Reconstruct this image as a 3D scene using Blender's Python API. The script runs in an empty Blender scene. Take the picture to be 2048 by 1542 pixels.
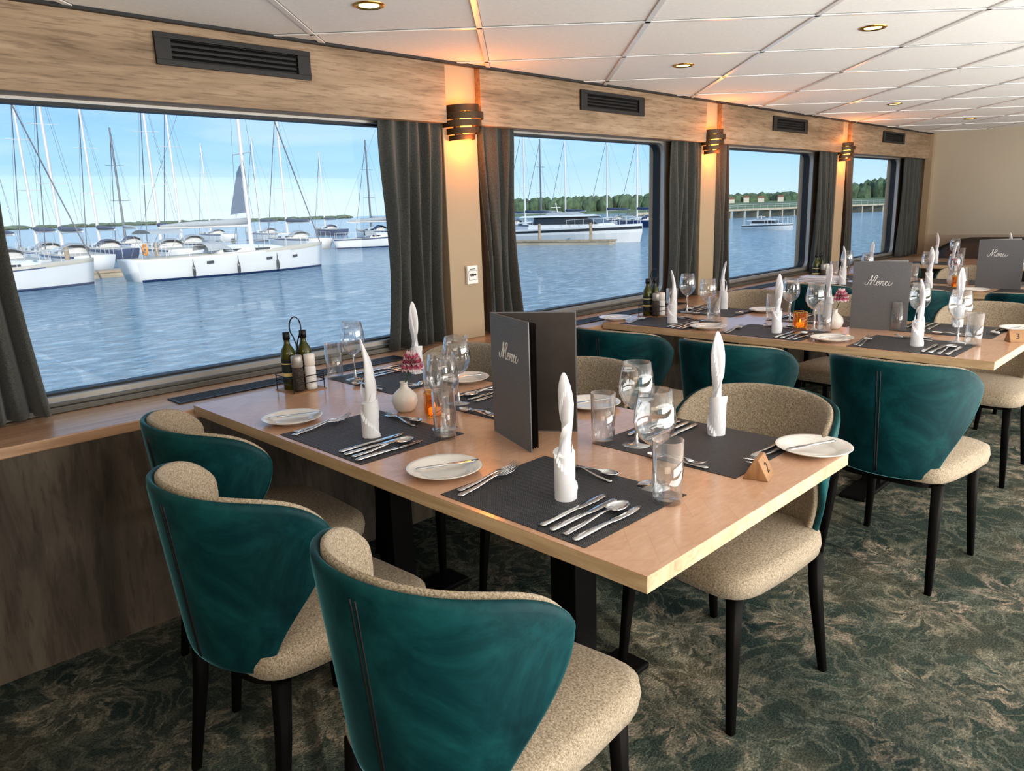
import bpy, bmesh, math, random
from mathutils import Vector, Matrix
random.seed(7)
S=bpy.context.scene
COL=S.collection
PI=math.pi
try:
    S.view_settings.view_transform='Standard'
    S.view_settings.exposure=.05
except Exception: pass
try: S.view_settings.look='Medium High Contrast'
except Exception: pass

# ------------------------------------------------------------ node helpers
def newmat(name):
    m=bpy.data.materials.new(name); m.use_nodes=True
    return m, m.node_tree, m.node_tree.nodes['Principled BSDF']
def nd(nt,t,**k):
    n=nt.nodes.new(t)
    for a,b in k.items(): setattr(n,a,b)
    return n
def lk(nt,a,b): nt.links.new(a,b)
def math_n(nt,op,a,b=None,c=None):
    n=nt.nodes.new('ShaderNodeMath'); n.operation=op
    for i,v in enumerate((a,b,c)):
        if v is None: continue
        if isinstance(v,(int,float)): n.inputs[i].default_value=v
        else: nt.links.new(v,n.inputs[i])
    return n.outputs[0]
def mixc(nt,f,a,b,blend='MIX'):
    n=nt.nodes.new('ShaderNodeMix'); n.data_type='RGBA'; n.blend_type=blend
    for s,v in ((n.inputs[0],f),(n.inputs[6],a),(n.inputs[7],b)):
        if isinstance(v,(int,float)): s.default_value=v
        elif isinstance(v,tuple): s.default_value=(v[0],v[1],v[2],1)
        else: nt.links.new(v,s)
    return n.outputs[2]
def ramp(nt,f,stops):
    r=nt.nodes.new('ShaderNodeValToRGB')
    e=r.color_ramp.elements
    while len(e)<len(stops): e.new(0.5)
    for i,(p,c) in enumerate(stops):
        e[i].position=p; e[i].color=(c[0],c[1],c[2],1)
    nt.links.new(f,r.inputs[0]); return r.outputs[0]
def objco(nt,scale=(1,1,1),rot=(0,0,0)):
    t=nd(nt,'ShaderNodeTexCoord'); m=nd(nt,'ShaderNodeMapping')
    m.inputs['Scale'].default_value=scale; m.inputs['Rotation'].default_value=rot
    lk(nt,t.outputs['Object'],m.inputs[0]); return m.outputs[0]
def noise(nt,co,scale,detail=4,rough=.5,dist=0):
    n=nd(nt,'ShaderNodeTexNoise'); lk(nt,co,n.inputs['Vector'])
    n.inputs['Scale'].default_value=scale; n.inputs['Detail'].default_value=detail
    n.inputs['Roughness'].default_value=rough; n.inputs['Distortion'].default_value=dist
    return n
def bump(nt,b,h,strength=.3,dist=.01):
    n=nd(nt,'ShaderNodeBump'); n.inputs['Strength'].default_value=strength; n.inputs['Distance'].default_value=dist
    lk(nt,h,n.inputs['Height']); lk(nt,n.outputs[0],b.inputs['Normal'])
def plain(name,col,rough=.5,metal=0,var=.12,nscale=8,emit=None,estr=0,sheen=0,bmp=0,spec=.5):
    m,nt,b=newmat(name)
    co=objco(nt); n=noise(nt,co,nscale)
    d=tuple(c*(1-var) for c in col); l=tuple(min(1,c*(1+var)) for c in col)
    lk(nt,ramp(nt,n.outputs[0],[(.3,d),(.7,l)]),b.inputs['Base Color'])
    b.inputs['Roughness'].default_value=rough; b.inputs['Metallic'].default_value=metal
    b.inputs['Specular IOR Level'].default_value=spec
    if sheen:
        b.inputs['Sheen Weight'].default_value=sheen
    if emit:
        b.inputs['Emission Color'].default_value=(*emit,1); b.inputs['Emission Strength'].default_value=estr
    if bmp: bump(nt,b,n.outputs[0],bmp,.004)
    return m
def woodmat(name,cols,stretch=(1.2,14,14),rough=.45,bm_=.15,scale=2.2,crack=0,cdark=(.35,.31,.28)):
    m,nt,b=newmat(name)
    co=objco(nt,stretch)
    n1=noise(nt,co,scale,8,.62,.9)
    co2=objco(nt,tuple(s*.3 for s in stretch)); n2=noise(nt,co2,scale*.8,3,.5,.6)
    f=math_n(nt,'ADD',math_n(nt,'MULTIPLY',n1.outputs[0],.55),math_n(nt,'MULTIPLY',n2.outputs[0],.45))
    c=ramp(nt,f,[(.36,cols[0]),(.46,cols[1]),(.55,cols[2]),(.66,cols[3])])
    if crack:
        n3=noise(nt,objco(nt,tuple(s*2.6 for s in stretch)),scale*1.4,5,.6,.3)
        c=mixc(nt,crack,c,ramp(nt,n3.outputs[0],[(.38,cdark),(.48,(1,1,1))]),'MULTIPLY')
    lk(nt,c,b.inputs['Base Color'])
    b.inputs['Roughness'].default_value=rough
    bump(nt,b,n1.outputs[0],bm_,.004)
    return m
def glassmat(name,tint=(1,1,1),base=.05,edge=.65,rough=.02,pw=2.2,gcol=(1,1,1)):
    m=bpy.data.materials.new(name); m.use_nodes=True; nt=m.node_tree; nt.nodes.clear()
    out=nd(nt,'ShaderNodeOutputMaterial'); mx=nd(nt,'ShaderNodeMixShader')
    tr=nd(nt,'ShaderNodeBsdfTransparent'); tr.inputs[0].default_value=(*tint,1)
    gl=nd(nt,'ShaderNodeBsdfGlossy'); gl.inputs['Roughness'].default_value=rough; gl.inputs[0].default_value=(*gcol,1)
    lw=nd(nt,'ShaderNodeLayerWeight'); lw.inputs[0].default_value=.35
    f=math_n(nt,'MULTIPLY_ADD',math_n(nt,'POWER',lw.outputs['Facing'],pw),edge,base)
    lk(nt,f,mx.inputs[0]); lk(nt,tr.outputs[0],mx.inputs[1]); lk(nt,gl.outputs[0],mx.inputs[2]); lk(nt,mx.outputs[0],out.inputs[0])
    return m

# ------------------------------------------------------------ materials
M={}
M['panel']=woodmat('oak_panel',[(.18,.125,.077),(.275,.195,.125),(.355,.26,.175),(.435,.335,.238)],(1.0,11,11),.55,.2,2.2,.5,(.42,.37,.33))
M['darkwood']=woodmat('dark_wood',[(.036,.026,.018),(.070,.053,.037),(.105,.082,.059),(.145,.118,.088)],(4.5,4.5,.7),.55,.15,2.4,.5)
M['sill']=woodmat('sill_wood',[(.30,.18,.11),(.40,.25,.155),(.48,.31,.20),(.54,.37,.25)],(1.2,12,12),.28)
M['edge']=woodmat('edge_wood',[(.36,.25,.14),(.49,.36,.22),(.58,.44,.28),(.64,.50,.34)],(14,1.2,14),.45)
M['numwood']=woodmat('block_wood',[(.22,.11,.05),(.32,.17,.08),(.40,.23,.11),(.46,.28,.14)],(14,2,2),.5)
def tabletop_mat():
    m,nt,b=newmat('chevron_tabletop')
    t=nd(nt,'ShaderNodeTexCoord'); s=nd(nt,'ShaderNodeSeparateXYZ'); lk(nt,t.outputs['Object'],s.inputs[0])
    w=.105
    u=math_n(nt,'DIVIDE',math_n(nt,'ADD',s.outputs[0],5),w)
    col=math_n(nt,'FLOOR',u); fr=math_n(nt,'FRACT',u)
    sg=math_n(nt,'MULTIPLY_ADD',math_n(nt,'MODULO',col,2),2,-1)
    v=math_n(nt,'ADD',s.outputs[1],math_n(nt,'MULTIPLY',math_n(nt,'MULTIPLY',sg,fr),w))
    vv=math_n(nt,'DIVIDE',v,.062); idn=math_n(nt,'FLOOR',vv); f2=math_n(nt,'FRACT',vv)
    c=nd(nt,'ShaderNodeCombineXYZ'); lk(nt,col,c.inputs[0]); lk(nt,idn,c.inputs[1])
    wn=nd(nt,'ShaderNodeTexWhiteNoise'); wn.noise_dimensions='2D'; lk(nt,c.outputs[0],wn.inputs['Vector'])
    base=ramp(nt,wn.outputs['Value'],[(0,(.54,.325,.21)),(.5,(.565,.345,.225)),(1,(.60,.375,.25))])
    n=noise(nt,objco(nt,(8,30,8)),3,5)
    base=mixc(nt,.28,base,ramp(nt,n.outputs[0],[(.3,(.46,.27,.17)),(.7,(.68,.46,.33))]))
    gap=math_n(nt,'LESS_THAN',math_n(nt,'ABSOLUTE',math_n(nt,'SUBTRACT',f2,.5)),.489)
    base=mixc(nt,gap,(.49,.30,.19),base)
    lk(nt,base,b.inputs['Base Color']); b.inputs['Roughness'].default_value=.17
    return m
M['top']=tabletop_mat()
def carpet():
    m,nt,b=newmat('floral_carpet')
    t=nd(nt,'ShaderNodeTexCoord')
    nz=noise(nt,t.outputs['Object'],7,5,.62)
    off=nd(nt,'ShaderNodeVectorMath',operation='SUBTRACT'); lk(nt,nz.outputs['Color'],off.inputs[0]); off.inputs[1].default_value=(.5,.5,.5)
    sc=nd(nt,'ShaderNodeVectorMath',operation='SCALE'); lk(nt,off.outputs[0],sc.inputs[0]); sc.inputs['Scale'].default_value=.13
    co=nd(nt,'ShaderNodeVectorMath',operation='ADD'); lk(nt,t.outputs['Object'],co.inputs[0]); lk(nt,sc.outputs[0],co.inputs[1])
    def flowers(scale,pn,r0,r1,ringf,rotn,tw=3.0):
        mp=nd(nt,'ShaderNodeMapping'); mp.inputs['Location'].default_value=(rotn,rotn*.7,0); lk(nt,co.outputs[0],mp.inputs[0])
        vo=nd(nt,'ShaderNodeTexVoronoi'); vo.voronoi_dimensions='2D'; vo.inputs['Scale'].default_value=scale; lk(nt,mp.outputs[0],vo.inputs['Vector'])
        df=nd(nt,'ShaderNodeVectorMath',operation='SUBTRACT'); lk(nt,mp.outputs[0],df.inputs[0]); lk(nt,vo.outputs['Position'],df.inputs[1])
        sp=nd(nt,'ShaderNodeSeparateXYZ'); lk(nt,df.outputs[0],sp.inputs[0])
        r=math_n(nt,'SQRT',math_n(nt,'ADD',math_n(nt,'MULTIPLY',sp.outputs[0],sp.outputs[0]),math_n(nt,'MULTIPLY',sp.outputs[1],sp.outputs[1])))
        an=math_n(nt,'ARCTAN2',sp.outputs[1],sp.outputs[0])
        an=math_n(nt,'ADD',an,math_n(nt,'MULTIPLY',r,tw))
        pet=math_n(nt,'ABSOLUTE',math_n(nt,'SINE',math_n(nt,'MULTIPLY',an,pn/2)))
        serr=math_n(nt,'ABSOLUTE',math_n(nt,'SINE',math_n(nt,'MULTIPLY',an,pn*2.5)))
        edge=math_n(nt,'ADD',math_n(nt,'MULTIPLY_ADD',pet,r1,r0),math_n(nt,'MULTIPLY',serr,r1*.25))
        rel=math_n(nt,'DIVIDE',r,edge)
        rings=math_n(nt,'SINE',math_n(nt,'MULTIPLY',rel,ringf))
        veins=math_n(nt,'ABSOLUTE',math_n(nt,'SINE',math_n(nt,'MULTIPLY',an,pn*1.5)))
        inside=ramp(nt,rel,[(.78,(1,1,1)),(1.08,(0,0,0))])
        body=math_n(nt,'MULTIPLY',ramp(nt,rings,[(-.5,(.3,.3,.3)),(.6,(1,1,1))]),ramp(nt,veins,[(.0,(.35,.35,.35)),(.45,(1,1,1))]))
        return math_n(nt,'MULTIPLY',inside,body)
    fl=flowers(2.5,7,.06,.14,12.0,0.0,2.0)
    fl2=flowers(4.6,5,.02,.07,9.0,3.3)
    n2=noise(nt,co.outputs[0],3.6,2,.4,1.2)
    vine=ramp(nt,math_n(nt,'ABSOLUTE',math_n(nt,'SUBTRACT',math_n(nt,'FRACT',math_n(nt,'MULTIPLY',n2.outputs[0],8)),.5)),[(.06,(1,1,1)),(.18,(0,0,0))])
    n3=noise(nt,t.outputs['Object'],1.3,6,.65)
    basec=ramp(nt,n3.outputs[0],[(.35,(.020,.036,.035)),(.5,(.040,.056,.049)),(.65,(.088,.084,.062))])
    c1=mixc(nt,math_n(nt,'MULTIPLY',vine,.36),basec,(.19,.19,.15))
    patch=noise(nt,t.outputs['Object'],1.2,6,.7)
    pm=ramp(nt,patch.outputs[0],[(.38,(.12,.12,.12)),(.62,(.85,.85,.85))])
    c2=mixc(nt,math_n(nt,'MULTIPLY',fl2,math_n(nt,'MULTIPLY',pm,.6)),c1,(.20,.22,.18))
    fc=ramp(nt,noise(nt,t.outputs['Object'],3,2).outputs[0],[(.4,(.38,.34,.265)),(.6,(.40,.325,.26))])
    worn=ramp(nt,noise(nt,t.outputs['Object'],26,5,.75).outputs[0],[(.36,(.30,.30,.30)),(.60,(1,1,1))])
    c2=mixc(nt,math_n(nt,'MULTIPLY',math_n(nt,'MULTIPLY',fl,pm),worn),c2,fc)
    n4=noise(nt,t.outputs['Object'],150,3,.65)
    c3=mixc(nt,.75,c2,ramp(nt,n4.outputs[0],[(.3,(.25,.25,.25)),(.7,(1.55,1.55,1.55))]),'MULTIPLY')
    lk(nt,c3,b.inputs['Base Color']); b.inputs['Roughness'].default_value=.95; b.inputs['Specular IOR Level'].default_value=.1
    bump(nt,b,n4.outputs[0],.6,.006)
    return m
M['carpet']=carpet()
def fabric(name,a,c,scale=160,sheen=.1,rough=.9,bs=.6):
    m,nt,b=newmat(name)
    co=objco(nt); w=noise(nt,objco(nt,(1,1,2.8)),scale,2,.6); w2=noise(nt,objco(nt,(2.8,1,1)),scale*.9,2,.6)
    f=math_n(nt,'MULTIPLY',math_n(nt,'ADD',w.outputs[0],w2.outputs[0]),.5)
    lk(nt,ramp(nt,f,[(.38,a),(.62,c)]),b.inputs['Base Color']); b.inputs['Roughness'].default_value=rough
    b.inputs['Sheen Weight'].default_value=sheen; b.inputs['Specular IOR Level'].default_value=.2
    bump(nt,b,f,bs,.003); return m
M['beige']=fabric('beige_tweed',(.20,.158,.11),(.51,.43,.325),220,.1,.9,.6)
def velvet():
    m,nt,b=newmat('teal_velvet')
    n=noise(nt,objco(nt),5,6,.70,.5); n2=noise(nt,objco(nt),90,2)
    c=ramp(nt,n.outputs[0],[(.36,(.001,.024,.030)),(.50,(.003,.042,.049)),(.66,(.008,.078,.083))])
    lk(nt,c,b.inputs['Base Color']); b.inputs['Roughness'].default_value=.5
    b.inputs['Sheen Weight'].default_value=.55; b.inputs['Sheen Tint'].default_value=(.30,.75,.80,1); b.inputs['Sheen Roughness'].default_value=.25
    b.inputs['Specular IOR Level'].default_value=.2
    bump(nt,b,n2.outputs[0],.1,.002); return m
M['velvet']=velvet()
M['curtain']=fabric('curtain_cloth',(.044,.049,.046),(.102,.108,.101),200,.25,.85,.2)
M['napkin']=plain('white_linen',(.79,.80,.83),.8,0,.05,30,bmp=.35)
def mat_placemat():
    m,nt,b=newmat('woven_placemat')
    t=nd(nt,'ShaderNodeTexCoord'); s=nd(nt,'ShaderNodeSeparateXYZ'); lk(nt,t.outputs['Object'],s.inputs[0])
    u=math_n(nt,'MULTIPLY',math_n(nt,'ADD',s.outputs[0],1),60)
    tri=math_n(nt,'ABSOLUTE',math_n(nt,'SUBTRACT',math_n(nt,'FRACT',u),.5))
    v=math_n(nt,'ADD',math_n(nt,'MULTIPLY',math_n(nt,'ADD',s.outputs[1],1),170),math_n(nt,'MULTIPLY',tri,4.0))
    st=math_n(nt,'ABSOLUTE',math_n(nt,'SUBTRACT',math_n(nt,'FRACT',v),.5))
    n=noise(nt,t.outputs['Object'],120,2)
    f=math_n(nt,'MULTIPLY',math_n(nt,'MULTIPLY',st,2.0),math_n(nt,'ADD',n.outputs[0],.5))
    lk(nt,ramp(nt,f,[(.15,(.008,.008,.010)),(.75,(.10,.10,.105))]),b.inputs['Base Color'])
    b.inputs['Roughness'].default_value=.5; bump(nt,b,f,.7,.002); return m
M['mat']=mat_placemat()
M['black']=plain('black_metal',(.012,.012,.013),.45,0)
M['bronze']=plain('dark_bronze',(.075,.044,.022),.4,.5)
M['blackleg']=plain('dark_leg_wood',(.005,.0045,.0045),.6,0,spec=.12)
M['steel']=plain('polished_steel',(.66,.66,.66),.14,1,.05)
M['gold']=plain('brass',(.75,.46,.12),.25,1,.05)
M['alum']=plain('aluminium_frame',(.42,.41,.39),.35,.5,.05)
M['rail']=plain('window_rail_metal',(.16,.155,.14),.35,.5,.05)
M['gasket']=plain('dark_gasket',(.02,.022,.025),.5)
M['porcelain']=plain('porcelain',(.78,.75,.70),.12,0,.02)
M['glass']=glassmat('clear_glass',(.955,.965,.975),.085,.95,.02,1.7)
M['stemglass']=glassmat('solid_stem_glass',(.74,.78,.81),.34,.66,.04,1.2)
M['amber']=glassmat('amber_glass',(1,.72,.35),.08,.7,.03,1.8,(1,.8,.5))
M['pane']=glassmat('window_glass',(.98,.99,1),.012,.16)
M['greenglass']=plain('green_bottle_glass',(.07,.075,.006),.08,0,.3)
M['cream']=plain('column_laminate',(.40,.315,.215),.6,0,.03,2)
M['endwall']=plain('end_wall_paint',(.50,.455,.37),.7,0,.03,2)
M['wains']=plain('wainscot_laminate',(.46,.38,.30),.6,0,.05,3)
M['ceil']=plain('ceiling_tile',(.84,.83,.805),.8,0,.03,60,bmp=.1)
M['tbar']=plain('ceiling_grid_metal',(.90,.90,.90),.3,.2,.03)
M['white']=plain('white_plastic',(.82,.82,.80),.35,0,.02)
M['housewall']=plain('house_render',(.62,.58,.50),.8,0,.05)
M['ink']=plain('white_print',(.85,.85,.85),.5,0,.02)
M['darkink']=plain('black_print',(.03,.02,.015),.5,0,.02)
M['menu_out']=plain('menu_leather_gray',(.16,.165,.175),.5,0,.06,200,bmp=.3)
M['menu_in']=plain('menu_leather_dark',(.055,.046,.042),.32,0,.1,30)
M['label']=plain('bottle_label',(.02,.03,.025),.5,0,.1)
M['labelw']=plain('paper_label',(.80,.66,.28),.6)
M['pepper']=plain('peppercorns',(.06,.045,.04),.7,0,.8,220)
M['salt']=plain('salt_grains',(.80,.80,.80),.7,0,.08,200)
M['wax']=plain('candle_wax',(.9,.75,.55),.4,0,.02,8,emit=(1,.5,.15),estr=.8)
M['flame']=plain('lamp_glow',(1,.6,.2),.4,0,0,8,emit=(1,.36,.05),estr=6)
M['spotglow']=plain('spot_glow',(1,.7,.3),.4,0,0,8,emit=(1,.55,.16),estr=5)
M['pink']=plain('carnation_pink',(.66,.17,.28),.7,0,.35,60)
M['pinkw']=plain('carnation_white',(.85,.66,.69),.7,0,.2,60)
M['stem']=plain('green_stem',(.06,.14,.04),.6)
M['leather']=plain('dark_leather',(.045,.034,.026),.35,0,.2,20,bmp=.15)
# outdoors
M['hull']=plain('white_gelcoat',(.68,.70,.71),.3,0,.03,1)
M['hullblue']=plain('navy_gelcoat',(.02,.05,.14),.3,0,.05,1)
M['deck']=plain('boat_deck',(.50,.47,.40),.6,0,.06,2)
M['bwin']=plain('boat_window',(.02,.03,.04),.15)
M['mast']=plain('mast_aluminium',(.62,.62,.62),.45,.05,.03)
M['mastdark']=plain('mast_dark',(.16,.17,.19),.45,.1,.03)
M['rope']=plain('rigging_wire',(.16,.17,.20),.5)
M['cover']=plain('sail_cover',(.05,.08,.15),.8,0,.2,3)
M['covercream']=plain('sprayhood_canvas',(.36,.39,.41),.8,0,.1,3)
M['sail']=plain('grey_blue_sail',(.12,.17,.24),.8,0,.1,1)
M['orange']=plain('orange_lifebuoy',(.85,.30,.02),.6)
M['tree']=plain('tree_foliage',(.085,.135,.075),.9,0,.45,.25)
M['grass']=plain('shore_grass',(.12,.17,.09),.9,0,.3,.1)
M['brick']=plain('roof_brick',(.22,.10,.06),.8)
M['concrete']=plain('pier_concrete',(.42,.38,.30),.85,0,.15,.6)
M['plank']=plain('pontoon_planks',(.34,.27,.19),.8,0,.25,3)
def water():
    m,nt,b=newmat('harbour_water')
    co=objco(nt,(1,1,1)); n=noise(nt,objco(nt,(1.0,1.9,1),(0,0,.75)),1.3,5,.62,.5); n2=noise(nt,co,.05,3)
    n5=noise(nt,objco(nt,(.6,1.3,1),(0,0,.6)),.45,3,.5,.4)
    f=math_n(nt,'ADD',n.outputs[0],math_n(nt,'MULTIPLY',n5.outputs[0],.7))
    c=ramp(nt,n.outputs[0],[(.36,(.11,.21,.30)),(.50,(.22,.35,.45)),(.64,(.46,.60,.70))])  # ripple glints and sky reflection painted in as lighter and darker water colour
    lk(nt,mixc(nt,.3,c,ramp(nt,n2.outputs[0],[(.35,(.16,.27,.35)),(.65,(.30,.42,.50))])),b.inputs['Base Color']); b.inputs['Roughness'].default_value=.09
    bump(nt,b,f,1.0,.38); return m
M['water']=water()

# ------------------------------------------------------------ mesh helpers
def ob(name,bm,mats,parent=None,smooth=False,loc=(0,0,0),rot=(0,0,0),bevel=0,sub=0,sharp=None):
    bmesh.ops.recalc_face_normals(bm,faces=bm.faces)
    if sharp:
        for e_ in bm.edges:
            if len(e_.link_faces)==2 and e_.calc_face_angle(0)>sharp: e_.smooth=False
    me=bpy.data.meshes.new(name); bm.to_mesh(me); bm.free()
    if not isinstance(mats,(list,tuple)): mats=[mats]
    for m in mats: me.materials.append(m)
    if smooth:
        for p in me.polygons: p.use_smooth=True
    o=bpy.data.objects.new(name,me); COL.objects.link(o)
    o.location=loc; o.rotation_euler=rot
    if parent: o.parent=parent
    if bevel:
        md=o.modifiers.new('b','BEVEL'); md.width=bevel; md.segments=2; md.limit_method='ANGLE'
    if sub:
        md=o.modifiers.new('s','SUBSURF'); md.levels=sub; md.render_levels=sub
    return o
def empty(name,loc=(0,0,0),rot=0):
    e=bpy.data.objects.new(name,None); COL.objects.link(e); e.location=loc; e.rotation_euler=(0,0,rot); e.empty_display_size=.05
    return e
def meta(o,label,cat,group=None):
    o['label']=label; o['category']=cat
    if group: o['group']=group
    return o
def struct(o,label,cat='wall'):
    o['kind']='structure'; o['label']=label; o['category']=cat; return o
def B(): return bmesh.new()
def box(bm,x0,x1,y0,y1,z0,z1,mi=0):
    v=[bm.verts.new(p) for p in ((x0,y0,z0),(x1,y0,z0),(x1,y1,z0),(x0,y1,z0),(x0,y0,z1),(x1,y0,z1),(x1,y1,z1),(x0,y1,z1))]
    for f in ((0,3,2,1),(4,5,6,7),(0,1,5,4),(1,2,6,5),(2,3,7,6),(3,0,4,7)):
        fc=bm.faces.new([v[i] for i in f]); fc.material_index=mi
def loft(bm,rings,caps=True,mi=0,closed=True):
    vr=[[bm.verts.new(p) for p in r] for r in rings]
    n=len(vr[0])
    for a,b in zip(vr,vr[1:]):
        for i in range(n if closed else n-1):
            j=(i+1)%n
            f=bm.faces.new((a[i],a[j],b[j],b[i])); f.material_index=mi
    if caps and closed:
        for r in (vr[0],vr[-1]):
            try:
                f=bm.faces.new(r); f.material_index=mi
            except Exception: pass
    return vr
def cyl(bm,p0,p1,r0,r1=None,n=12,mi=0,caps=True):
    if r1 is None: r1=r0
    p0=Vector(p0); p1=Vector(p1); d=(p1-p0).normalized()
    up=Vector((0,0,1)) if abs(d.z)<.95 else Vector((1,0,0))
    a=d.cross(up).normalized(); b=d.cross(a)
    loft(bm,[[p+a*(r*math.cos(2*PI*i/n))+b*(r*math.sin(2*PI*i/n)) for i in range(n)] for p,r in ((p0,r0),(p1,r1))],caps,mi)
def path(bm,pts,r,n=8,mi=0):
    pts=[Vector(p) for p in pts]; rings=[]
    for k,p in enumerate(pts):
        d=(pts[min(k+1,len(pts)-1)]-pts[max(k-1,0)]).normalized()
        up=Vector((0,0,1)) if abs(d.z)<.9 else Vector((0,1,0))
        a=d.cross(up).normalized(); b=d.cross(a)
        rr=r[k] if isinstance(r,(list,tuple)) else r
        rings.append([p+a*(rr*math.cos(2*PI*i/n))+b*(rr*math.sin(2*PI*i/n)) for i in range(n)])
    loft(bm,rings,True,mi)
def lathe(bm,prof,n=32,mi=0,c=(0,0,0),caps=True):
    loft(bm,[[(c[0]+max(r,.0003)*math.cos(2*PI*i/n),c[1]+max(r,.0003)*math.sin(2*PI*i/n),c[2]+z) for i in range(n)] for r,z in prof],caps,mi)
def superell(cx,cy,a,b,z,n=32,e=4,wf=None):
    out=[]
    for i in range(n):
        t=2*PI*i/n; c=math.cos(t); s=math.sin(t)
        x=a*math.copysign(abs(c)**(2/e),c); y=b*math.copysign(abs(s)**(2/e),s)
        if wf: y*=wf(x)
        out.append((cx+x,cy+y,z))
    return out
def rrect(x0,x1,z0,z1,r,ns=6):
    pts=[]
    for (cx,cz,a0) in ((x1-r,z1-r,0),(x0+r,z1-r,90),(x0+r,z0+r,180),(x1-r,z0+r,270)):
        for k in range(ns+1):
            a=math.radians(a0+90*k/ns); pts.append((cx+r*math.cos(a),cz+r*math.sin(a)))
    return pts
def dup(root,loc,rot=0.0,sc=None):
    n=root.copy(); COL.objects.link(n); n.location=loc; n.rotation_euler=(0,0,rot)
    if sc: n.scale=(sc,sc,sc)
    for c in list(root.children):
        c2=c.copy(); c2.parent=n; COL.objects.link(c2)
        for g in list(c.children):
            g2=g.copy(); g2.parent=c2; COL.objects.link(g2)
    return n
CACHE={}
def put(kind,loc,rot=0.0,sc=None):
    if kind not in CACHE:
        o=BUILD[kind](); CACHE[kind]=o
        o.location=loc; o.rotation_euler=(0,0,rot)
        if sc: o.scale=(sc,sc,sc)
        return o
    return dup(CACHE[kind],loc,rot,sc)

# ------------------------------------------------------------ room shell
ZC=2.05; X0,X1=-2.0,9.5; YS=-3.0; YW=2.93; YO=3.05
bm=B(); box(bm,X0,X1,YS,YO,-.1,0); struct(ob('floor',bm,M['carpet']),'dark grey-green carpet with worn beige floral pattern','floor')
bm=B(); box(bm,X0,X1,YS,YO,ZC,ZC+.06); struct(ob('ceiling',bm,M['ceil']),'white acoustic tile ceiling','ceiling')
def clipline(p,d):
    t0,t1=-1e9,1e9
    for o_,dd,lo,hi in ((p[0],d[0],X0+.02,X1-.02),(p[1],d[1],YS+.02,2.80)):
        a=(lo-o_)/dd; b=(hi-o_)/dd
        if a>b: a,b=b,a
        t0=max(t0,a); t1=min(t1,b)
    return (t0,t1) if t1>t0+.05 else None
bm=B(); ang=math.radians(44.3); d1=(math.cos(ang),math.sin(ang)); nrm=(math.sin(ang),-math.cos(ang))
def strip(p,d,w=.010,h=.005):
    r=clipline(p,d)
    if not r: return
    nn=(-d[1]*w,d[0]*w); a=(p[0]+d[0]*r[0],p[1]+d[1]*r[0]); b=(p[0]+d[0]*r[1],p[1]+d[1]*r[1])
    top=ZC; bot=ZC-h
    v=[bm.verts.new(q) for z in (bot,top) for q in ((a[0]-nn[0],a[1]-nn[1],z),(b[0]-nn[0],b[1]-nn[1],z),(b[0]+nn[0],b[1]+nn[1],z),(a[0]+nn[0],a[1]+nn[1],z))]
    for f in ((0,1,2,3),(7,6,5,4),(0,4,5,1),(1,5,6,2),(2,6,7,3),(3,7,4,0)): bm.faces.new([v[i] for i in f])
for k in range(-8,14):
    q=-.13+.637*k; strip((nrm[0]*q,nrm[1]*q),d1)
for k in range(-8,14):
    q=3.07+.66*k; strip((d1[0]*q,d1[1]*q),nrm)
struct(ob('trim_1',bm,M['tbar']),'metal ceiling grid bars','ceiling grid')
bm=B()
for k in range(-8,14):
    q=-.13+.637*k+.0115; strip((nrm[0]*q,nrm[1]*q),d1,.0013,.0015)
for k in range(-8,14):
    q=3.07+.66*k-.0115; strip((d1[0]*q,d1[1]*q),nrm,.0013,.0015)
struct(ob('trim_2',bm,M['rail']),'shadow gaps beside the ceiling grid','ceiling grid')
WIN=[(.42,2.33),(2.80,4.40),(5.15,6.70),(7.52,8.85)]
CLM=[(.09,.33),(2.42,2.64),(4.73,4.93),(7.03,7.22)]
ZB,ZT=.770,1.790
bm=B()
xs=[X0]+[v for w in WIN for v in w]+[X1]
for i in range(0,len(xs),2): box(bm,xs[i],xs[i+1],YW,YO,.70,ZC)
for a,b in WIN:
    box(bm,a,b,YW,YO,.70,ZB); box(bm,a,b,YW,YO,ZT,ZC)
struct(ob('wall_north',bm,M['cream']),'cream laminate wall with window openings')
bm=B(); box(bm,X0,X1,2.575,2.62,0,.70); struct(ob('wall_panelling',bm,M['darkwood']),'rustic dark wood panelling below the windows')
bm=B(); box(bm,X0,X1,2.57,YW+.005,.70,.735); struct(ob('trim_3',bm,M['sill'],bevel=.004),'wooden window ledge','window sill')
ti=4
for a,b in [(-2.0,.09),(.33,2.42),(2.64,4.73),(4.93,7.03),(7.22,9.44)]:
    bm=B(); box(bm,a,b,2.815,YW,1.78,ZC-.001)
    struct(ob('trim_%d'%ti,bm,M['panel'],bevel=.003),'weathered oak veneer panel above the window','wood panel'); ti+=1
for a,b in CLM:
    bm=B(); box(bm,a,b,2.85,YW,.735,ZC-.001); struct(ob('trim_%d'%ti,bm,M['cream'],bevel=.004),'tan laminate column between windows','column'); ti+=1
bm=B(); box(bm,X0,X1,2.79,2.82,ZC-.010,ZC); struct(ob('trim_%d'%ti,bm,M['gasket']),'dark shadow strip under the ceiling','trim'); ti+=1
bm=B(); box(bm,X1,X1+.1,YS,YO,0,ZC); struct(ob('wall_east',bm,M['endwall']),'plain beige end wall')
bm=B(); box(bm,X1-.03,X1,YS,2.81,0.0,.95); struct(ob('trim_%d'%ti,bm,M['wains']),'light laminate wainscot','wainscot'); ti+=1
bm=B(); box(bm,X1-.08,X1,2.78,2.85,0.735,ZC-.002); struct(ob('trim_%d'%ti,bm,M['cream']),'corner post beside the last curtain','trim'); ti+=1
bm=B(); box(bm,X0-.1,X0,YS,YO,0,ZC); struct(ob('wall_west',bm,M['cream']),'cream wall')
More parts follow.
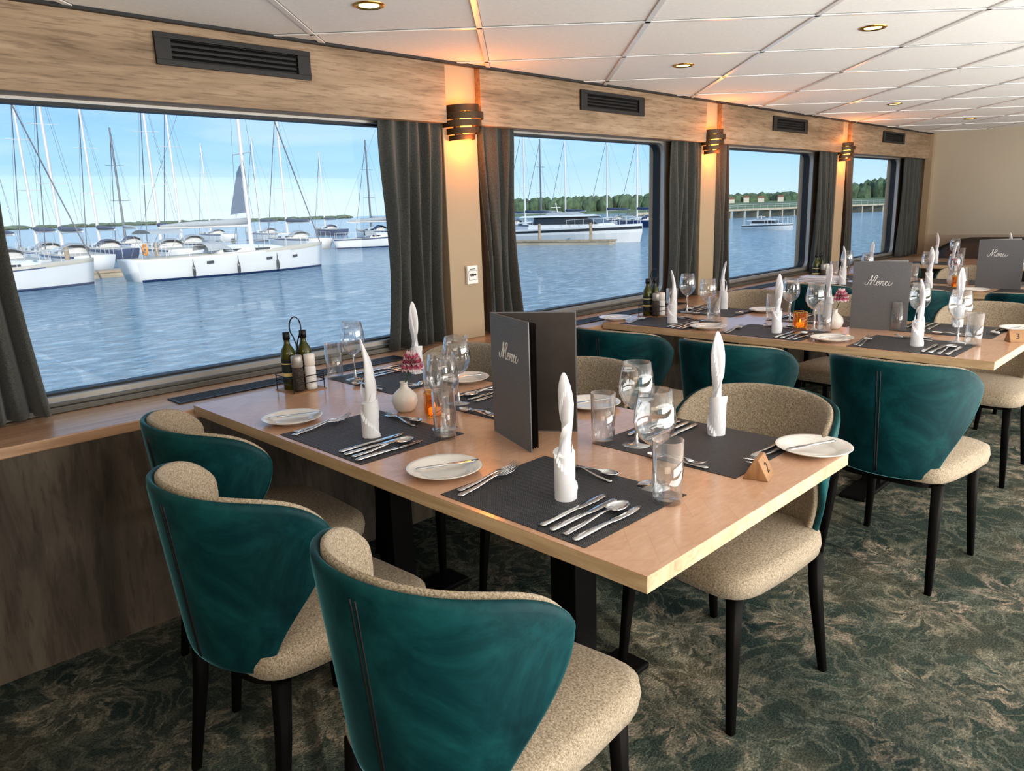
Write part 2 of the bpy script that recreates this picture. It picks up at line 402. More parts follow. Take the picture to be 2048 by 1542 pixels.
bm=B(); box(bm,X0,X1,YS-.1,YS,0,.75); box(bm,X0,X1,YS-.1,YS,1.82,ZC)
for k in range(6): box(bm,X0+k*2.26,X0+k*2.26+.2,YS-.1,YS,.75,1.82)
struct(ob('wall_south',bm,M['cream']),'cream wall with wide window openings')
for i,(a,b) in enumerate(WIN):
    e=empty('window_%d'%(i+1),((a+b)/2,2.98,ZB)); struct(e,'wide cabin window with slim aluminium frame','window')
    w=(b-a)/2; h=ZT-ZB; rr=.03 if i==0 else .06
    bm=B()
    o_=rrect(-w,w,0,h,.004); i1=rrect(-w+.020,w-.020,.020,h-.020,rr+.005)
    i2=rrect(-w+.028,w-.028,.028,h-.028,rr)
    loft(bm,[[(x,-.062,z) for x,z in o_],[(x,-.062,z) for x,z in i1],[(x,-.03,z) for x,z in i1]],False,0)
    loft(bm,[[(x,-.03,z) for x,z in i1],[(x,-.03,z) for x,z in i2],[(x,.02,z) for x,z in i2]],False,1)
    ob('window_frame',bm,[M['alum'],M['gasket']],e)
    bm=B(); bm.faces.new([bm.verts.new((x,0,z)) for x,z in i2]); ob('window_glass',bm,M['pane'],e)
    bm=B(); box(bm,-w,w,-.085,-.052,-.034,-.014,0); box(bm,-w,w,-.068,-.052,-.014,-.001,0); ob('sill_rail',bm,M['rail'],e,bevel=.002)

# ------------------------------------------------------------ fixtures
def b_vent():
    e=empty('air_vent'); meta(e,'black louvred air vent in the oak panel','air vent','air vents above the windows')
    bm=B(); 
    box(bm,-.30,.30,-.012,0,-.053,-.035); box(bm,-.30,.30,-.012,0,.035,.053); box(bm,-.30,-.245,-.012,0,-.035,.035); box(bm,.245,.30,-.012,0,-.035,.035)
    box(bm,-.245,.245,-.002,0,-.035,.035)
    ob('vent_frame',bm,M['black'],e,bevel=.002)
    bm=B()
    for k in range(4):
        z=-.026+k*.0175
        v=[bm.verts.new(p) for p in ((-.245,-.012,z-.004),(.245,-.012,z-.004),(.245,-.003,z+.006),(-.245,-.003,z+.006))]; bm.faces.new(v)
    ob('louvre',bm,M['black'],e); return e
def b_lamp():
    e=empty('wall_lamp'); meta(e,'dark bronze wall lamp of stacked curved metal bands glowing amber','wall lamp','wall lamps on the columns')
    bm=B(); box(bm,-.04,.04,-.012,0,-.06,.06); ob('lamp_base',bm,M['black'],e,bevel=.002)
    rs=[(.098,.0,.060,.0158),(.116,.005,.026,.0158),(.108,-.005,-.009,.0150),(.095,.004,-.042,.0142),(.076,-.002,-.071,.0115)]
    for (r,dx,z,hh) in rs:
        bm=B(); n=28; rings=[]
        for k in range(n+1):
            a=PI+PI*k/n
            x=dx+r*math.cos(a); y=r*.85*math.sin(a)-.004; t=.0025
            x2=dx+(r-t*2)*math.cos(a); y2=(r-t*2)*.85*math.sin(a)-.004
            zz=z+.006*math.cos(a+.4)
            rings.append([(x,y,zz-hh),(x,y,zz+hh),(x2,y2,zz+hh),(x2,y2,zz-hh)])
        loft(bm,rings,True); ob('lamp_shade',bm,M['bronze'],e)
    bm=B(); lathe(bm,[(.0,-.060),(.022,-.050),(.030,0),(.022,.04),(0,.052)],16,c=(0,-.04,0)); ob('bulb',bm,M['flame'],e,True)
    return e
def b_spot():
    e=empty('ceiling_light'); meta(e,'small recessed brass ceiling light, glowing warm','ceiling light','recessed ceiling lights')
    bm=B(); lathe(bm,[(.034,-.001),(.046,-.006),(.052,-.004),(.053,.0)],32,caps=False); ob('light_ring',bm,M['gold'],e,True)
    bm=B(); lathe(bm,[(.0,-.003),(.034,-.0025)],24); ob('bulb',bm,M['spotglow'],e); return e
BUILD={'vent':b_vent,'lamp':b_lamp,'spot':b_spot}
for x in (1.41,3.69,5.98,8.28): put('vent',(x,2.815,1.955))
for x in (2.53,4.83,7.125):
    put('lamp',(x,2.85,1.790))
    for dz,en,yy in ((.10,1.0,2.76),(-.105,3.2,2.76)):
        l=bpy.data.lights.new('lamp_light','POINT'); l.energy=en; l.color=(1,.27,.035); l.shadow_soft_size=.02
        lo=bpy.data.objects.new('lamp_light',l); COL.objects.link(lo); lo.location=(x,yy,1.79+dz)
for p in ((1.60,2.23),(3.40,1.27),(3.46,2.2),(6.2,2.12),(8.04,2.09)): put('spot',(p[0],p[1],ZC))
# curtains
def curtain(x0,x1,label,z0=.745,z1=1.80,seed=0,flare=0):
    rnd=random.Random(seed); n=110; w=x1-x0; folds=max(3,int(w/.060)); ph=rnd.random()*6
    e=empty('curtain',((x0+x1)/2,2.865,z0)); meta(e,label,'curtain','curtains beside the windows')
    warp=[rnd.uniform(-1,1) for _ in range(6)]
    bm=B(); rows=[]
    for j in range(19):
        v=j/18; row=[]
        for i in range(n+1):
            u=i/n
            g=u+.060*math.sin(2*PI*u+warp[0]*3+v)*warp[1]+.035*math.sin(4*PI*u+warp[2]*3+2.0*v)*warp[3]
            x=(u-.5)*w*(1.0-.16*math.sin(PI*min(1,v*1.1))*.7)+.008*math.sin(5*v+ph+3*u)+flare*(1-v)**2*.06
            amp=(.012+.020*(1-v)**.7)*(.6+.7*math.sin(3.1*PI*u+warp[4]*4+1.5*v)**2)
            y=amp*math.sin(2*PI*folds*g+ph+1.2*math.sin(2.4*v+ph+3*u))+.008*math.sin(2*PI*folds*g*.5+ph*2+2*v)
            row.append((x,y,v*(z1-z0)))
        rows.append(row)
    loft(bm,rows,False,closed=False)
    o=ob('curtain_cloth',bm,M['curtain'],e,True)
    md=o.modifiers.new('s','SOLIDIFY'); md.thickness=.003
    return e
CL='dark grey pleated curtain hanging from the oak panel'
for i,(a,b,f) in enumerate(((.33,.60,.2),(2.07,2.42,-.5),(2.655,2.90,.2),(4.38,4.73,-.5),(4.94,5.13,.0),(6.64,7.02,0),(7.23,7.44,0),(8.80,9.34,0))): curtain(a,b,CL,seed=i,flare=f)
for a,b in ((.98,2.0),(2.75,4.3),(5.1,6.5)):
    e=empty('ledge_grille',((a+b)/2,2.73,.735)); meta(e,'dark slatted ventilation grille set in the window ledge','air grille','ledge grilles')
    w=(b-a)/2; bm=B(); box(bm,-w,w,-.055,-.045,0,.005); box(bm,-w,w,.045,.055,0,.005); box(bm,-w,-w+.01,-.045,.045,0,.005); box(bm,w-.01,w,-.045,.045,0,.005)
    ob('grille_frame',bm,M['gasket'],e)
    bm=B()
    for k in range(7): y=-.04+k*.0133; box(bm,-w+.01,w-.01,y-.0035,y+.0035,0,.004)
    ob('slats',bm,M['black'],e)
e=empty('wall_switch',(2.555,2.85,1.06)); meta(e,'white emergency call point with black arrow symbols on the column','alarm switch')
bm=B(); box(bm,-.036,.036,-.018,0,-.046,.046); ob('switch_body',bm,M['white'],e,bevel=.004)
bm=B(); box(bm,-.018,.018,-.0195,-.018,-.0035,.0035)
cyl(bm,(0,-.0197,0),(0,-.018,0),.008,n=16)
for s in (-1,1):
    v=[bm.verts.new(p) for p in ((s*.024,-.0196,0),(s*.013,-.0196,.009),(s*.013,-.0196,-.009))]; bm.faces.new(v)
box(bm,-.018,.018,-.0195,-.018,.028,.031)
ob('switch_symbol',bm,M['darkink'],e)
bm=B()
loft(bm,[[(x,-.0188,z) for x,z in rrect(-.029,.029,-.026,.022,.003,3)],[(x,-.0188,z) for x,z in rrect(-.0275,.0275,-.0245,.0205,.003,3)]],False)
ob('switch_cover_outline',bm,M['gasket'],e)

# ------------------------------------------------------------ chair
def b_chair():
    e=empty('dining_chair'); meta(e,'barrel dining chair, teal velvet outside, beige tweed inside, dark legs','chair','dining chairs around the tables')
    ZS=.405
    def pt(u,v,off,dh=0):
        sm=min(1,v*1.15); sm=sm*sm*(3-2*sm); thm=math.radians(50+34*sm); th=u*thm
        a=.220+.042*v+off; b=.205+.043*v+off
        c=math.cos(th); s=math.sin(th)
        x=-a*abs(c)**.85; y=b*math.copysign(abs(s)**.92,s)
        H=.830+dh-.030*u*u-.065*abs(u)**8
        return (x,y,ZS+v*(H-ZS))
    def shell(o0,o1,dh,nu=30,nv=10,vmin=0):
        bm=B(); g=[]
        for off in (o0,o1):
            g.append([[bm.verts.new(pt(-1+2*i/nu,vmin+(1-vmin)*j/nv,off,dh)) for i in range(nu+1)] for j in range(nv+1)])
        for s,gg in enumerate(g):
            for j in range(nv):
                for i in range(nu):
                    bm.faces.new((gg[j][i],gg[j][i+1],gg[j+1][i+1],gg[j+1][i]))
        A,C=g
        for i in range(nu):
            bm.faces.new((A[0][i],A[0][i+1],C[0][i+1],C[0][i])); bm.faces.new((A[nv][i],A[nv][i+1],C[nv][i+1],C[nv][i]))
        for j in range(nv):
            bm.faces.new((A[j][0],A[j+1][0],C[j+1][0],C[j][0])); bm.faces.new((A[j][nu],A[j+1][nu],C[j+1][nu],C[j][nu]))
        return bm
    ob('back_shell',shell(.001,.018,0),M['velvet'],e,True,sub=1)['label']='teal velvet outer back'
    ob('backrest',shell(-.017,.001,.003,vmin=.06),M['beige'],e,True,sub=1)['label']='beige tweed inner back'
    bm=B()
    for s in (-1,1):
        path(bm,[pt(s*.011,v/24,.0175) for v in range(1,23)],.0026,6)
    ob('piping',bm,M['black'],e,True)
    wf=lambda x:.86+.14*min(1,max(0,(x+.24)/.3))
    bm=B()
    loft(bm,[superell(.040,0,.215,.215,.395,e=6,wf=wf),superell(.040,0,.236,.236,.400,e=6,wf=wf),superell(.040,0,.240,.240,.425,e=6,wf=wf),superell(.040,0,.236,.236,.452,e=6,wf=wf),superell(.040,0,.218,.218,.465,e=5,wf=wf),superell(.035,0,.12,.12,.473,e=3),superell(.035,0,.02,.02,.474,e=2)])
    ob('seat',bm,M['beige'],e,True)
    bm=B(); loft(bm,[superell(.02,0,.20,.185,.374,e=5,wf=wf),superell(.025,0,.222,.205,.379,e=5,wf=wf),superell(.025,0,.222,.205,.397,e=5,wf=wf)]); ob('seat_frame',bm,M['blackleg'],e)
    for sx,sy in ((1,1),(1,-1),(-1,1),(-1,-1)):
        bm=B(); tx=.215 if sx>0 else -.155; bx=.235 if sx>0 else -.205
        rings=[]
        for (x,y,z,r) in ((tx,sy*.182,.390,.018),(tx*.75+bx*.25,sy*.186,.25,.0155),(bx,sy*.200,0,.0105)):
            rings.append(superell(x,y,r,r,z,12,5))
        loft(bm,rings); ob('leg',bm,M['blackleg'],e,True)
    return e
# ------------------------------------------------------------ table
TW,TL=.875,1.885
def b_table():
    e=empty('dining_table'); meta(e,'light oak chevron dining table on dark pedestals','table','dining tables along the windows')
    w=TW/2; l=TL/2
    bm=B(); box(bm,-w,w,-l,l,.7485,.75); ob('tabletop',bm,M['top'],e)
    bm=B(); box(bm,-w,w,-l,l,.716,.7485); ob('table_edge',bm,M['edge'],e,bevel=.0015)
    for y in (-.40,.42):
        bm=B(); box(bm,-.045,.045,y-.045,y+.045,.02,.70); box(bm,-.25,.25,y-.05,y+.05,.700,.716); ob('pedestal',bm,M['blackleg'],e,bevel=.004)
        bm=B(); box(bm,-.28,.28,y-.06,y+.06,0,.02); ob('foot',bm,M['blackleg'],e,bevel=.006)
    return e
# ------------------------------------------------------------ tableware
Z=.75
def sect(bm,secs,n=8):
    loft(bm,[[(x,y0+hw*math.cos(2*PI*i/n),z+ht*math.sin(2*PI*i/n)) for i in range(n)] for (x,hw,ht,z,y0) in secs])
def b_knife():
    bm=B(); sect(bm,[(0,.003,.001,.004,0),(.006,.0085,.0035,.004,0),(.05,.008,.0038,.004,0),(.10,.006,.003,.004,0),(.112,.0065,.002,.004,0),(.125,.009,.001,.004,0),(.17,.0105,.0008,.004,0),(.205,.009,.0007,.004,.001),(.222,.003,.0005,.004,.005)])
    return meta(ob('table_knife',bm,M['steel'],smooth=True),'polished steel table knife beside the place setting','knife','table knives')
def b_bknife():
    bm=B(); sect(bm,[(0,.003,.001,.004,0),(.006,.006,.003,.004,0),(.07,.005,.003,.004,0),(.082,.005,.002,.004,0),(.095,.008,.001,.004,0),(.14,.009,.0008,.004,0),(.162,.003,.0005,.004,.004)])
    return meta(ob('butter_knife',bm,M['steel'],smooth=True),'small steel butter knife resting on the side plate','knife','butter knives')
def bowl_pts(bm,x0,L,W,z0,dep):
    n=14; m=6; rings=[]
    for j in range(m+1):
        t=j/m; rr=math.sin(t*PI/2); z=z0-dep*math.cos(t*PI/2)
        rings.append([(x0+L/2+L/2*rr*math.cos(2*PI*i/n),W/2*rr*math.sin(2*PI*i/n)*(1-.15*math.cos(2*PI*i/n)),z) for i in range(n)])
    rings[0]=[(x0+L/2+.001*math.cos(2*PI*i/n),.001*math.sin(2*PI*i/n),z0-dep) for i in range(n)]
    loft(bm,rings,False)
def spoon(name,L,bl,bw,label,group):
    def f():
        bm=B(); h=L-bl
        sect(bm,[(0,.004,.001,.003,0),(.006,.009,.0018,.003,0),(h*.4,.006,.0022,.004,0),(h*.8,.003,.0022,.010,0),(h+.004,.004,.0018,.011,0)])
        bowl_pts(bm,h,bl,bw,.0115,.0095)
        o=ob(name,bm,M['steel'],smooth=True); md=o.modifiers.new('s','SOLIDIFY'); md.thickness=.0012
        return meta(o,label,'spoon',group)
    return f
def fork(name,L,label,group):
    def f():
        bm=B(); k=L/.21
        sect(bm,[(0,.004*k,.001,.003,0),(.006*k,.009*k,.0018,.003,0),(.06*k,.006*k,.0022,.004,0),(.12*k,.003*k,.0022,.011,0),(.135*k,.004*k,.002,.012,0),(.145*k,.011*k,.0013,.011,0),(.160*k,.0125*k,.0012,.008,0)])
        for y in (-.0095,-.0032,.0032,.0095):
            sect(bm,[(.157*k,.0022*k,.0012,.008,y*k),(.185*k,.0018*k,.001,.009,y*k),(.21*k,.0008*k,.0006,.016,y*k)],6)
        return meta(ob(name,bm,M['steel'],smooth=True),label,'fork',group)
    return f
def b_plate():
    bm=B(); lathe(bm,[(0,.004),(.05,.004),(.056,.006),(.062,.011),(.085,.016),(.092,.0185),(.093,.0175),(.085,.013),(.060,.006),(.055,0),(0,0)],48)
    return meta(ob('side_plate',bm,M['porcelain'],smooth=True),'white porcelain side plate on the wooden table','plate','side plates')
def b_mat():
    bm=B(); box(bm,-.175,.175,-.21,.21,0,.0015); return meta(ob('placemat',bm,M['mat']),'dark woven rectangular placemat','placemat','placemats')
def b_napkin():
    bm=B(); n=64
    rings=[]
    for j in range(15):
        z=.105*j/14; r=[]
        R=.0275-.018*z
        for i in range(n):
            t=2*PI*i/n; f=((t+z*36)%(2*PI))/(2*PI); f2=((t-z*40+2.0)%(2*PI))/(2*PI)
            k=.78+.22*f+.08*f2
            r.append((R*k*math.cos(t),R*k*.94*math.sin(t),z+.007*math.sin(t+1)*(j/14)))
        rings.append(r)
    loft(bm,rings)
    prof=[(.090,.0175,.0155),(.11,.0150,.0125),(.125,.0148,.0118),(.15,.0180,.0120),(.175,.0208,.0120),(.20,.0222,.0115),(.225,.0215,.0102),(.245,.0185,.0086),(.260,.0145,.0068),(.271,.0105,.0052),(.279,.0068,.0036),(.284,.0026,.0018)]
    rings=[]
    fine=[]
    for a,b in zip(prof,prof[1:]):
        for k in range(2): fine.append(tuple(a[i]+(b[i]-a[i])*k/2 for i in range(3)))
    fine.append(prof[-1])
    for z,rx,ry in fine:
        s=(z-.090)/.194; tw=.2+s*1.7; r=[]
        for i in range(n):
            t=2*PI*i/n
            f=((t+s*2.6)%(2*PI))/(2*PI); g=((t-s*3.5+1)%(2*PI))/(2*PI)
            k=.56+.34*f+.22*g
            x=rx*k*math.cos(t); y=ry*k*math.sin(t)
            dz=-.025*s*(1-math.cos(t-.5))*.5*(1-s)*2
            bx=.006*math.sin(s*3.6)-.008*max(0,s-.7)/.3
            r.append((x*math.cos(tw)-y*math.sin(tw)+bx,x*math.sin(tw)+y*math.cos(tw)-.005*s*s,z+dz))
        rings.append(r)
    loft(bm,rings)
    for ph,zb,zt,wd in ((-1.6,.085,.185,.009),(1.5,.09,.165,.008),(3.4,.04,.125,.008)):
        fl=[]
        for j in range(12):
            v=j/11; a=ph+v*1.9; lip=wd*math.sin(PI*min(1,v*1.02))
            base=.0175-.004*math.sin(PI*min(1,v*1.3))
            fl.append([((base+lip*w)*math.cos(a+w*.9),(base*.9+lip*w)*math.sin(a+w*.9),zb+(zt-zb)*v+.012*w*v) for w in (0,.33,.66,1)])
        loft(bm,fl,False,closed=False)
    o=ob('folded_napkin',bm,M['napkin'],smooth=True,sharp=math.radians(26))
    return meta(o,'white linen napkin folded into a tall pointed lily','napkin','folded napkins')
def b_wine():
    e=empty('wine_glass'); meta(e,'clear stemmed wine glass, empty','wine glass','wine glasses')
    bm=B(); lathe(bm,[(0,.0),(.038,.0005),(.038,.002),(.012,.004),(.0055,.010),(.0042,.05),(.0046,.090),(.009,.100)],32); ob('stem',bm,M['stemglass'],e,True)
    bm=B(); lathe(bm,[(.004,.098),(.018,.103),(.034,.117),(.0455,.141),(.0475,.158),(.044,.188),(.0365,.226),(.0358,.226),(.0433,.188),(.0466,.158),(.0446,.141),(.033,.119),(.017,.105),(.003,.100)],40,caps=False); ob('bowl',bm,M['glass'],e,True)
    return e
def b_tumbler():
    bm=B(); lathe(bm,[(0,0),(.029,0),(.031,.003),(.0335,.14),(.0325,.14),(.0300,.014),(.027,.010),(0,.010)],36)
    return meta(ob('tumbler_glass',bm,M['glass'],smooth=True),'tall straight clear water glass','glass','water glasses')
def b_bottle(kind):
    def f():
        e=empty('oil_bottle' if kind else 'vinegar_bottle'); meta(e,'slim dark green %s bottle with black label in the caddy'%('olive oil' if kind else 'vinegar'),'bottle','condiment bottles')
        bm=B(); lathe(bm,[(0,0),(.024,.0),(.026,.004),(.026,.130),(.023,.146),(.012,.166),(.0105,.172),(.0105,.190)],28); ob('bottle_body',bm,M['greenglass'],e,True)
        bm=B(); lathe(bm,[(.0266,.028),(.0266,.112)],28,caps=False); ob('bottle_label',bm,M['label'],e,True)
        bm=B(); lathe(bm,[(.0269,.050),(.0269,.062)],28,caps=False); lathe(bm,[(.0269,.095),(.0269,.099)],28,caps=False); ob('label_band',bm,M['labelw'],e,True)
        bm=B(); lathe(bm,[(0,.212),(.0125,.211),(.013,.184),(.0,.184)],20); ob('bottle_cap',bm,M['black'],e,True); return e
    return f
def b_shaker(kind):
    def f():
        e=empty('pepper_mill' if kind else 'salt_mill'); meta(e,('pepper' if kind else 'salt')+' mill of clear glass with a grey cap','shaker','salt and pepper mills')
        bm=B(); lathe(bm,[(0,0),(.020,0),(.0205,.01),(.0205,.078),(.018,.088),(0,.088)],24); ob('mill_jar',bm,M['pepper'] if kind else M['salt'],e,True)
        bm=B(); lathe(bm,[(.0185,.087),(.021,.091),(.021,.125),(.018,.131),(0,.132)],24); ob('mill_cap',bm,M['alum'] if kind else M['porcelain'],e,True); return e
    return f
def b_caddy():
    e=empty('condiment_caddy'); meta(e,'black wire condiment caddy with a looped carrying handle','condiment rack','condiment caddies')
    bm=B(); box(bm,-.068,.068,-.068,.068,0,.003)
    ob('caddy_base',bm,M['numwood'],e)
    bm=B()
    for z in (.035,.06):
        pts=[(x,y,z) for x,y in rrect(-.070,.070,-.070,.070,.02,4)]; pts.append(pts[0]); path(bm,pts,.0018,6)
    for sx in (-1,1):
        for sy in (-1,1): cyl(bm,(sx*.062,sy*.062,0),(sx*.062,sy*.062,.06),.0018,n=6)
    ob('caddy_rail',bm,M['black'],e)
    bm=B()
    pts=[(-.005,-.005,.003),(-.005,-.005,.17)]
    for k in range(13):
        a=-PI*.82+k*(2*PI*.82)/12
        pts.append((.017*math.sin(a),-.011*math.sin(a),.232+.038*math.cos(a)))
    pts+= [(.005,.005,.17),(.005,.005,.003)]
    path(bm,pts,.0026,6); ob('handle',bm,M['black'],e,True); return e
def b_vase():
    e=empty('bud_vase'); meta(e,'small round cream ceramic bud vase','vase','bud vases')
    bm=B(); lathe(bm,[(0,0),(.022,0),(.034,.012),(.042,.034),(.038,.056),(.022,.072),(.0125,.080),(.0115,.092),(.014,.098),(.011,.097),(.009,.085)],36,caps=True); ob('vase_body',bm,M['porcelain'],e,True)
    return e
def b_flower():
    e=empty('carnation'); meta(e,'pink and white ruffled carnation standing in the vase','flower','carnations in the vases')
    bm=B(); path(bm,[(0,0,.03),(.003,0,.09),(.016,0,.120),(.030,0,.145)],.0024,6); ob('stem',bm,M['stem'],e,True)
    for L in range(7):
        bm=B(); n=60; rings=[]; q=L/6; R=.033*math.cos(q*1.15)+.002; z0=.150+.004*L; rise=-.012+.032*q; ph=L*.9
        for j in range(6):
            t=j/5; r=.003+(R-.003)*t
            rings.append([(.030+r*(1+.08*math.sin(19*a+ph)*t)*math.cos(a),r*(1+.08*math.sin(15*a)*t)*math.sin(a),z0+rise*t*t+.0045*t*math.sin(13*a+ph)+.003*t*math.sin(23*a+ph*2)) for a in [2*PI*i/n for i in range(n)]])
        loft(bm,rings,False); ob('petal_layer',bm,M['pink'] if L%2 else M['pinkw'],e,True)
    bm=B(); lathe(bm,[(.002,.130),(.008,.137),(.010,.152)],12,c=(.027,0,0)); ob('calyx',bm,M['stem'],e,True)
    return e
def b_candle():
    e=empty('tealight_holder'); meta(e,'amber glass tealight cup in a brass wire frame with lit candle','candle holder','tealight holders')
    bm=B(); lathe(bm,[(0,.004),(.028,.004),(.032,.012),(.034,.075),(.0325,.075),(.030,.010)],28,caps=True); ob('glass_cup',bm,M['amber'],e,True)
    bm=B()
    p=lambda r,an,z:(r*math.cos(an),r*math.sin(an),z)
    for k in range(4):
        a=k*PI/2
        cyl(bm,p(.036,a,.001),p(.036,a,.080),.0014,n=6)
        cyl(bm,p(.036,a,.0016),p(.036,a+PI/2,.0016),.0014,n=6); cyl(bm,p(.036,a,.080),p(.036,a+PI/2,.080),.0014,n=6)
        cyl(bm,p(.036,a,.002),p(.036,a+PI/2,.030),.0012,n=6)
    ob('wire_frame',bm,M['gold'],e)
    bm=B(); lathe(bm,[(0,.006),(.020,.006),(.020,.024),(0,.024)],20); ob('candle',bm,M['wax'],e)
    bm=B(); lathe(bm,[(0,.026),(.0035,.032),(.002,.040),(0,.046)],10); ob('flame',bm,M['flame'],e,True); return e
def curve_mesh(cu,name,mat,parent,loc,rot):
    o=bpy.data.objects.new('tmpc',cu); COL.objects.link(o)
    dg=bpy.context.evaluated_depsgraph_get(); me=bpy.data.meshes.new_from_object(o.evaluated_get(dg)); bpy.data.objects.remove(o)
    me.name=name; me.materials.clear(); me.materials.append(mat)
    o=bpy.data.objects.new(name,me); COL.objects.link(o); o.parent=parent; o.location=loc; o.rotation_euler=rot; return o
def script_menu(parent,loc,rot,size):
    strokes=[[(-.12,.30),(-.10,.10),(.02,.0),(.12,.35),(.24,.98),(.20,.98),(.26,.35),(.27,.02)],[(.27,.02),(.40,.55),(.56,1.0),(.53,.6),(.52,.15),(.60,.0),(.68,.12)],
      [(.68,.16),(.80,.26),(.84,.40),(.76,.44),(.70,.22),(.76,.0),(.88,.10)],[(.88,.10),(.98,.42),(.97,.2),(.96,.0)],[(.96,.05),(1.05,.36),(1.14,.42),(1.14,.2),(1.15,.0),(1.26,.12)],
      [(1.26,.12),(1.34,.42),(1.31,.1),(1.38,-.01),(1.48,.12),(1.55,.42)],[(1.55,.42),(1.52,.1),(1.58,-.01),(1.70,.14),(1.78,.30)]]
    cu=bpy.data.curves.new('lettering','CURVE'); cu.dimensions='3D'; cu.bevel_depth=.0012; cu.bevel_resolution=1; cu.resolution_u=8
    for s in strokes:
        sp=cu.splines.new('BEZIER'); sp.bezier_points.add(len(s)-1)
        for p,(x,y) in zip(sp.bezier_points,s):
            p.co=((x*1.15+.22*y)*size,y*size*.8,0); p.handle_left_type=p.handle_right_type='AUTO'; p.radius=1.25 if y>.2 else .8
    return curve_mesh(cu,'lettering',M['ink'],parent,loc,rot)
def text_mesh(txt,size,parent,mat,loc,rot):
    cu=bpy.data.curves.new('lettering','FONT'); cu.body=txt; cu.size=size; cu.extrude=.0004; cu.align_x='CENTER'; cu.align_y='CENTER'
    return curve_mesh(cu,'lettering',mat,parent,loc,rot)
def menu(loc,a1,a2,label,L=.235,H=.335):
    e=empty('menu_folder',loc); meta(e,label,'menu','menu folders')
    for nm,a,front in (('front_cover',a1,True),('back_cover',a2,False)):
        bm=B()
        box(bm,0,L,-.0015,.0015,0,H,0); y0,y1=(.0015,.0026)
        if not front: y0,y1=(-.0026,-.0015)
        box(bm,.004,L-.003,y0,y1,.003,H-.003,1)
        o=ob(nm,bm,[M['menu_out'],M['menu_in']],e,rot=(0,0,a))
        if front:
            script_menu(o,(.062,-.0022,H*.66),(PI/2,0,0),.056)
    bm=B()
    for k in range(3):
        aa=a1+(a2-a1)*(.04+.035*k); d=Vector((math.cos(aa),math.sin(aa),0))
        q0=Vector((0,0,.006))+d*.012; q1=q0+d*(L-.02)
        v=[bm.verts.new(p) for p in (q0,q1,q1+Vector((0,0,H-.012)),q0+Vector((0,0,H-.012)))]; bm.faces.new(v)
    ob('pages',bm,M['menu_in'],e)
    return e
def numblock(n,loc,rot,label):
    e=empty('table_number',loc,rot); meta(e,label,'table number','table number blocks')
    bm=B(); tri=[(-.030,0),(.030,0),(.005,.050),(-.005,.050)]
    loft(bm,[[(x,y,z) for x,z in tri] for y in (-.032,.032)]); o=ob('block',bm,M['numwood'],e,rot=(0,0,PI/2),bevel=.002)
    a=math.atan2(.050,.025)
    text_mesh(n,.036,e,M['darkink'],(0,-.0186,.0242),(a,0,0)); return e
def b_towel():
    bm=B()
    for k in range(4): loft(bm,[superell(0,0,.11-.004*k,.16-.006*k,.012*k+.0005,28,5),superell(0,0,.116-.004*k,.166-.006*k,.012*k+.006,28,5),superell(0,0,.11-.004*k,.16-.006*k,.012*k+.0115,28,5)])
    return meta(ob('napkin_stack',bm,M['napkin'],smooth=True),'stack of folded white cloths on the table','napkin stack')
BUILD.update(chair=b_chair,table=b_table,knife=b_knife,bknife=b_bknife,plate=b_plate,mat=b_mat,napkin=b_napkin,wine=b_wine,tumbler=b_tumbler,
 spoon=spoon('soup_spoon',.20,.062,.042,'polished steel soup spoon on the placemat','soup spoons'),tspoon=spoon('dessert_spoon',.165,.048,.033,'small steel dessert spoon above the setting','dessert spoons'),
 fork=fork('dinner_fork',.205,'polished steel four-tined dinner fork','dinner forks'),dfork=fork('dessert_fork',.165,'small steel dessert fork','dessert forks'),
 oil=b_bottle(1),vin=b_bottle(0),pep=b_shaker(1),sal=b_shaker(0),caddy=b_caddy,vase=b_vase,flower=b_flower,candle=b_candle,towel=b_towel)

TABX=[.985,3.265,5.55,7.75]
TYC=.682+TL/2-.003
for x in TABX[:4]: put('table',(x+TW/2,TYC,0))
def setting(ex,y,d,cut=True,plate=True,nr=None):
    r=0 if d>0 else PI
    right=d<0
    def P(kind,lx,ly,z=0,a=0): 
        return put(kind,(ex+d*lx,y+d*ly,Z+z),r+a)
    P('mat',.176 if right else .19,0)
    P('napkin',.070 if right else .18,-.02 if not right else 0,.0015,random.uniform(-.9,.9) if nr is None else nr)
    if plate: 
        if right:
            P('plate',.050,.262)
            if cut: P('bknife',-.01,.292,.0165,-.42)
        else:
            P('plate',.115,.315)
            if cut: P('bknife',.05,.345,.0165,-.42)
    if right: P('wine',.285,-.115); P('tumbler',.325,-.195)
    else: P('wine',.365,-.125); P('tumbler',.305,-.20)
    if cut:
        fx=.02 if right else 0
        P('fork',.03+fx,.165,.0016,.10); P('fork',.05+fx,.190,.0016,.06)
        P('knife',.03,-.085,.0016,.02); P('knife',.025,-.115,.0016); P('spoon',.03,-.145,.0016,-.02); P('knife',.02,-.178,.0016)
        P('tspoon',.335,.13,.0016,-PI/2+.1); P('dfork',.318,-.04,.0016,PI/2-.12)
L1,R1=TABX[0],TABX[0]+TW
setting(L1,1.04,1,nr=.3); setting(L1,1.775,1,nr=-.8)
setting(R1,1.01,-1,nr=.5); setting(R1,1.73,-1); setting(R1,2.34,-1,nr=.8)
L2,R2=TABX[1],TABX[1]+TW
for y in (1.03,1.66,2.25): setting(L2,y,1)
for y in (1.02,1.65,2.28): setting(R2,y,-1)
for t in (2,3):
    for y in (1.03,1.66,2.25):
        setting(TABX[t],y,1,cut=False,plate=(t==2))
        if t==2: setting(TABX[t]+TW,y,-1,cut=False,plate=False)
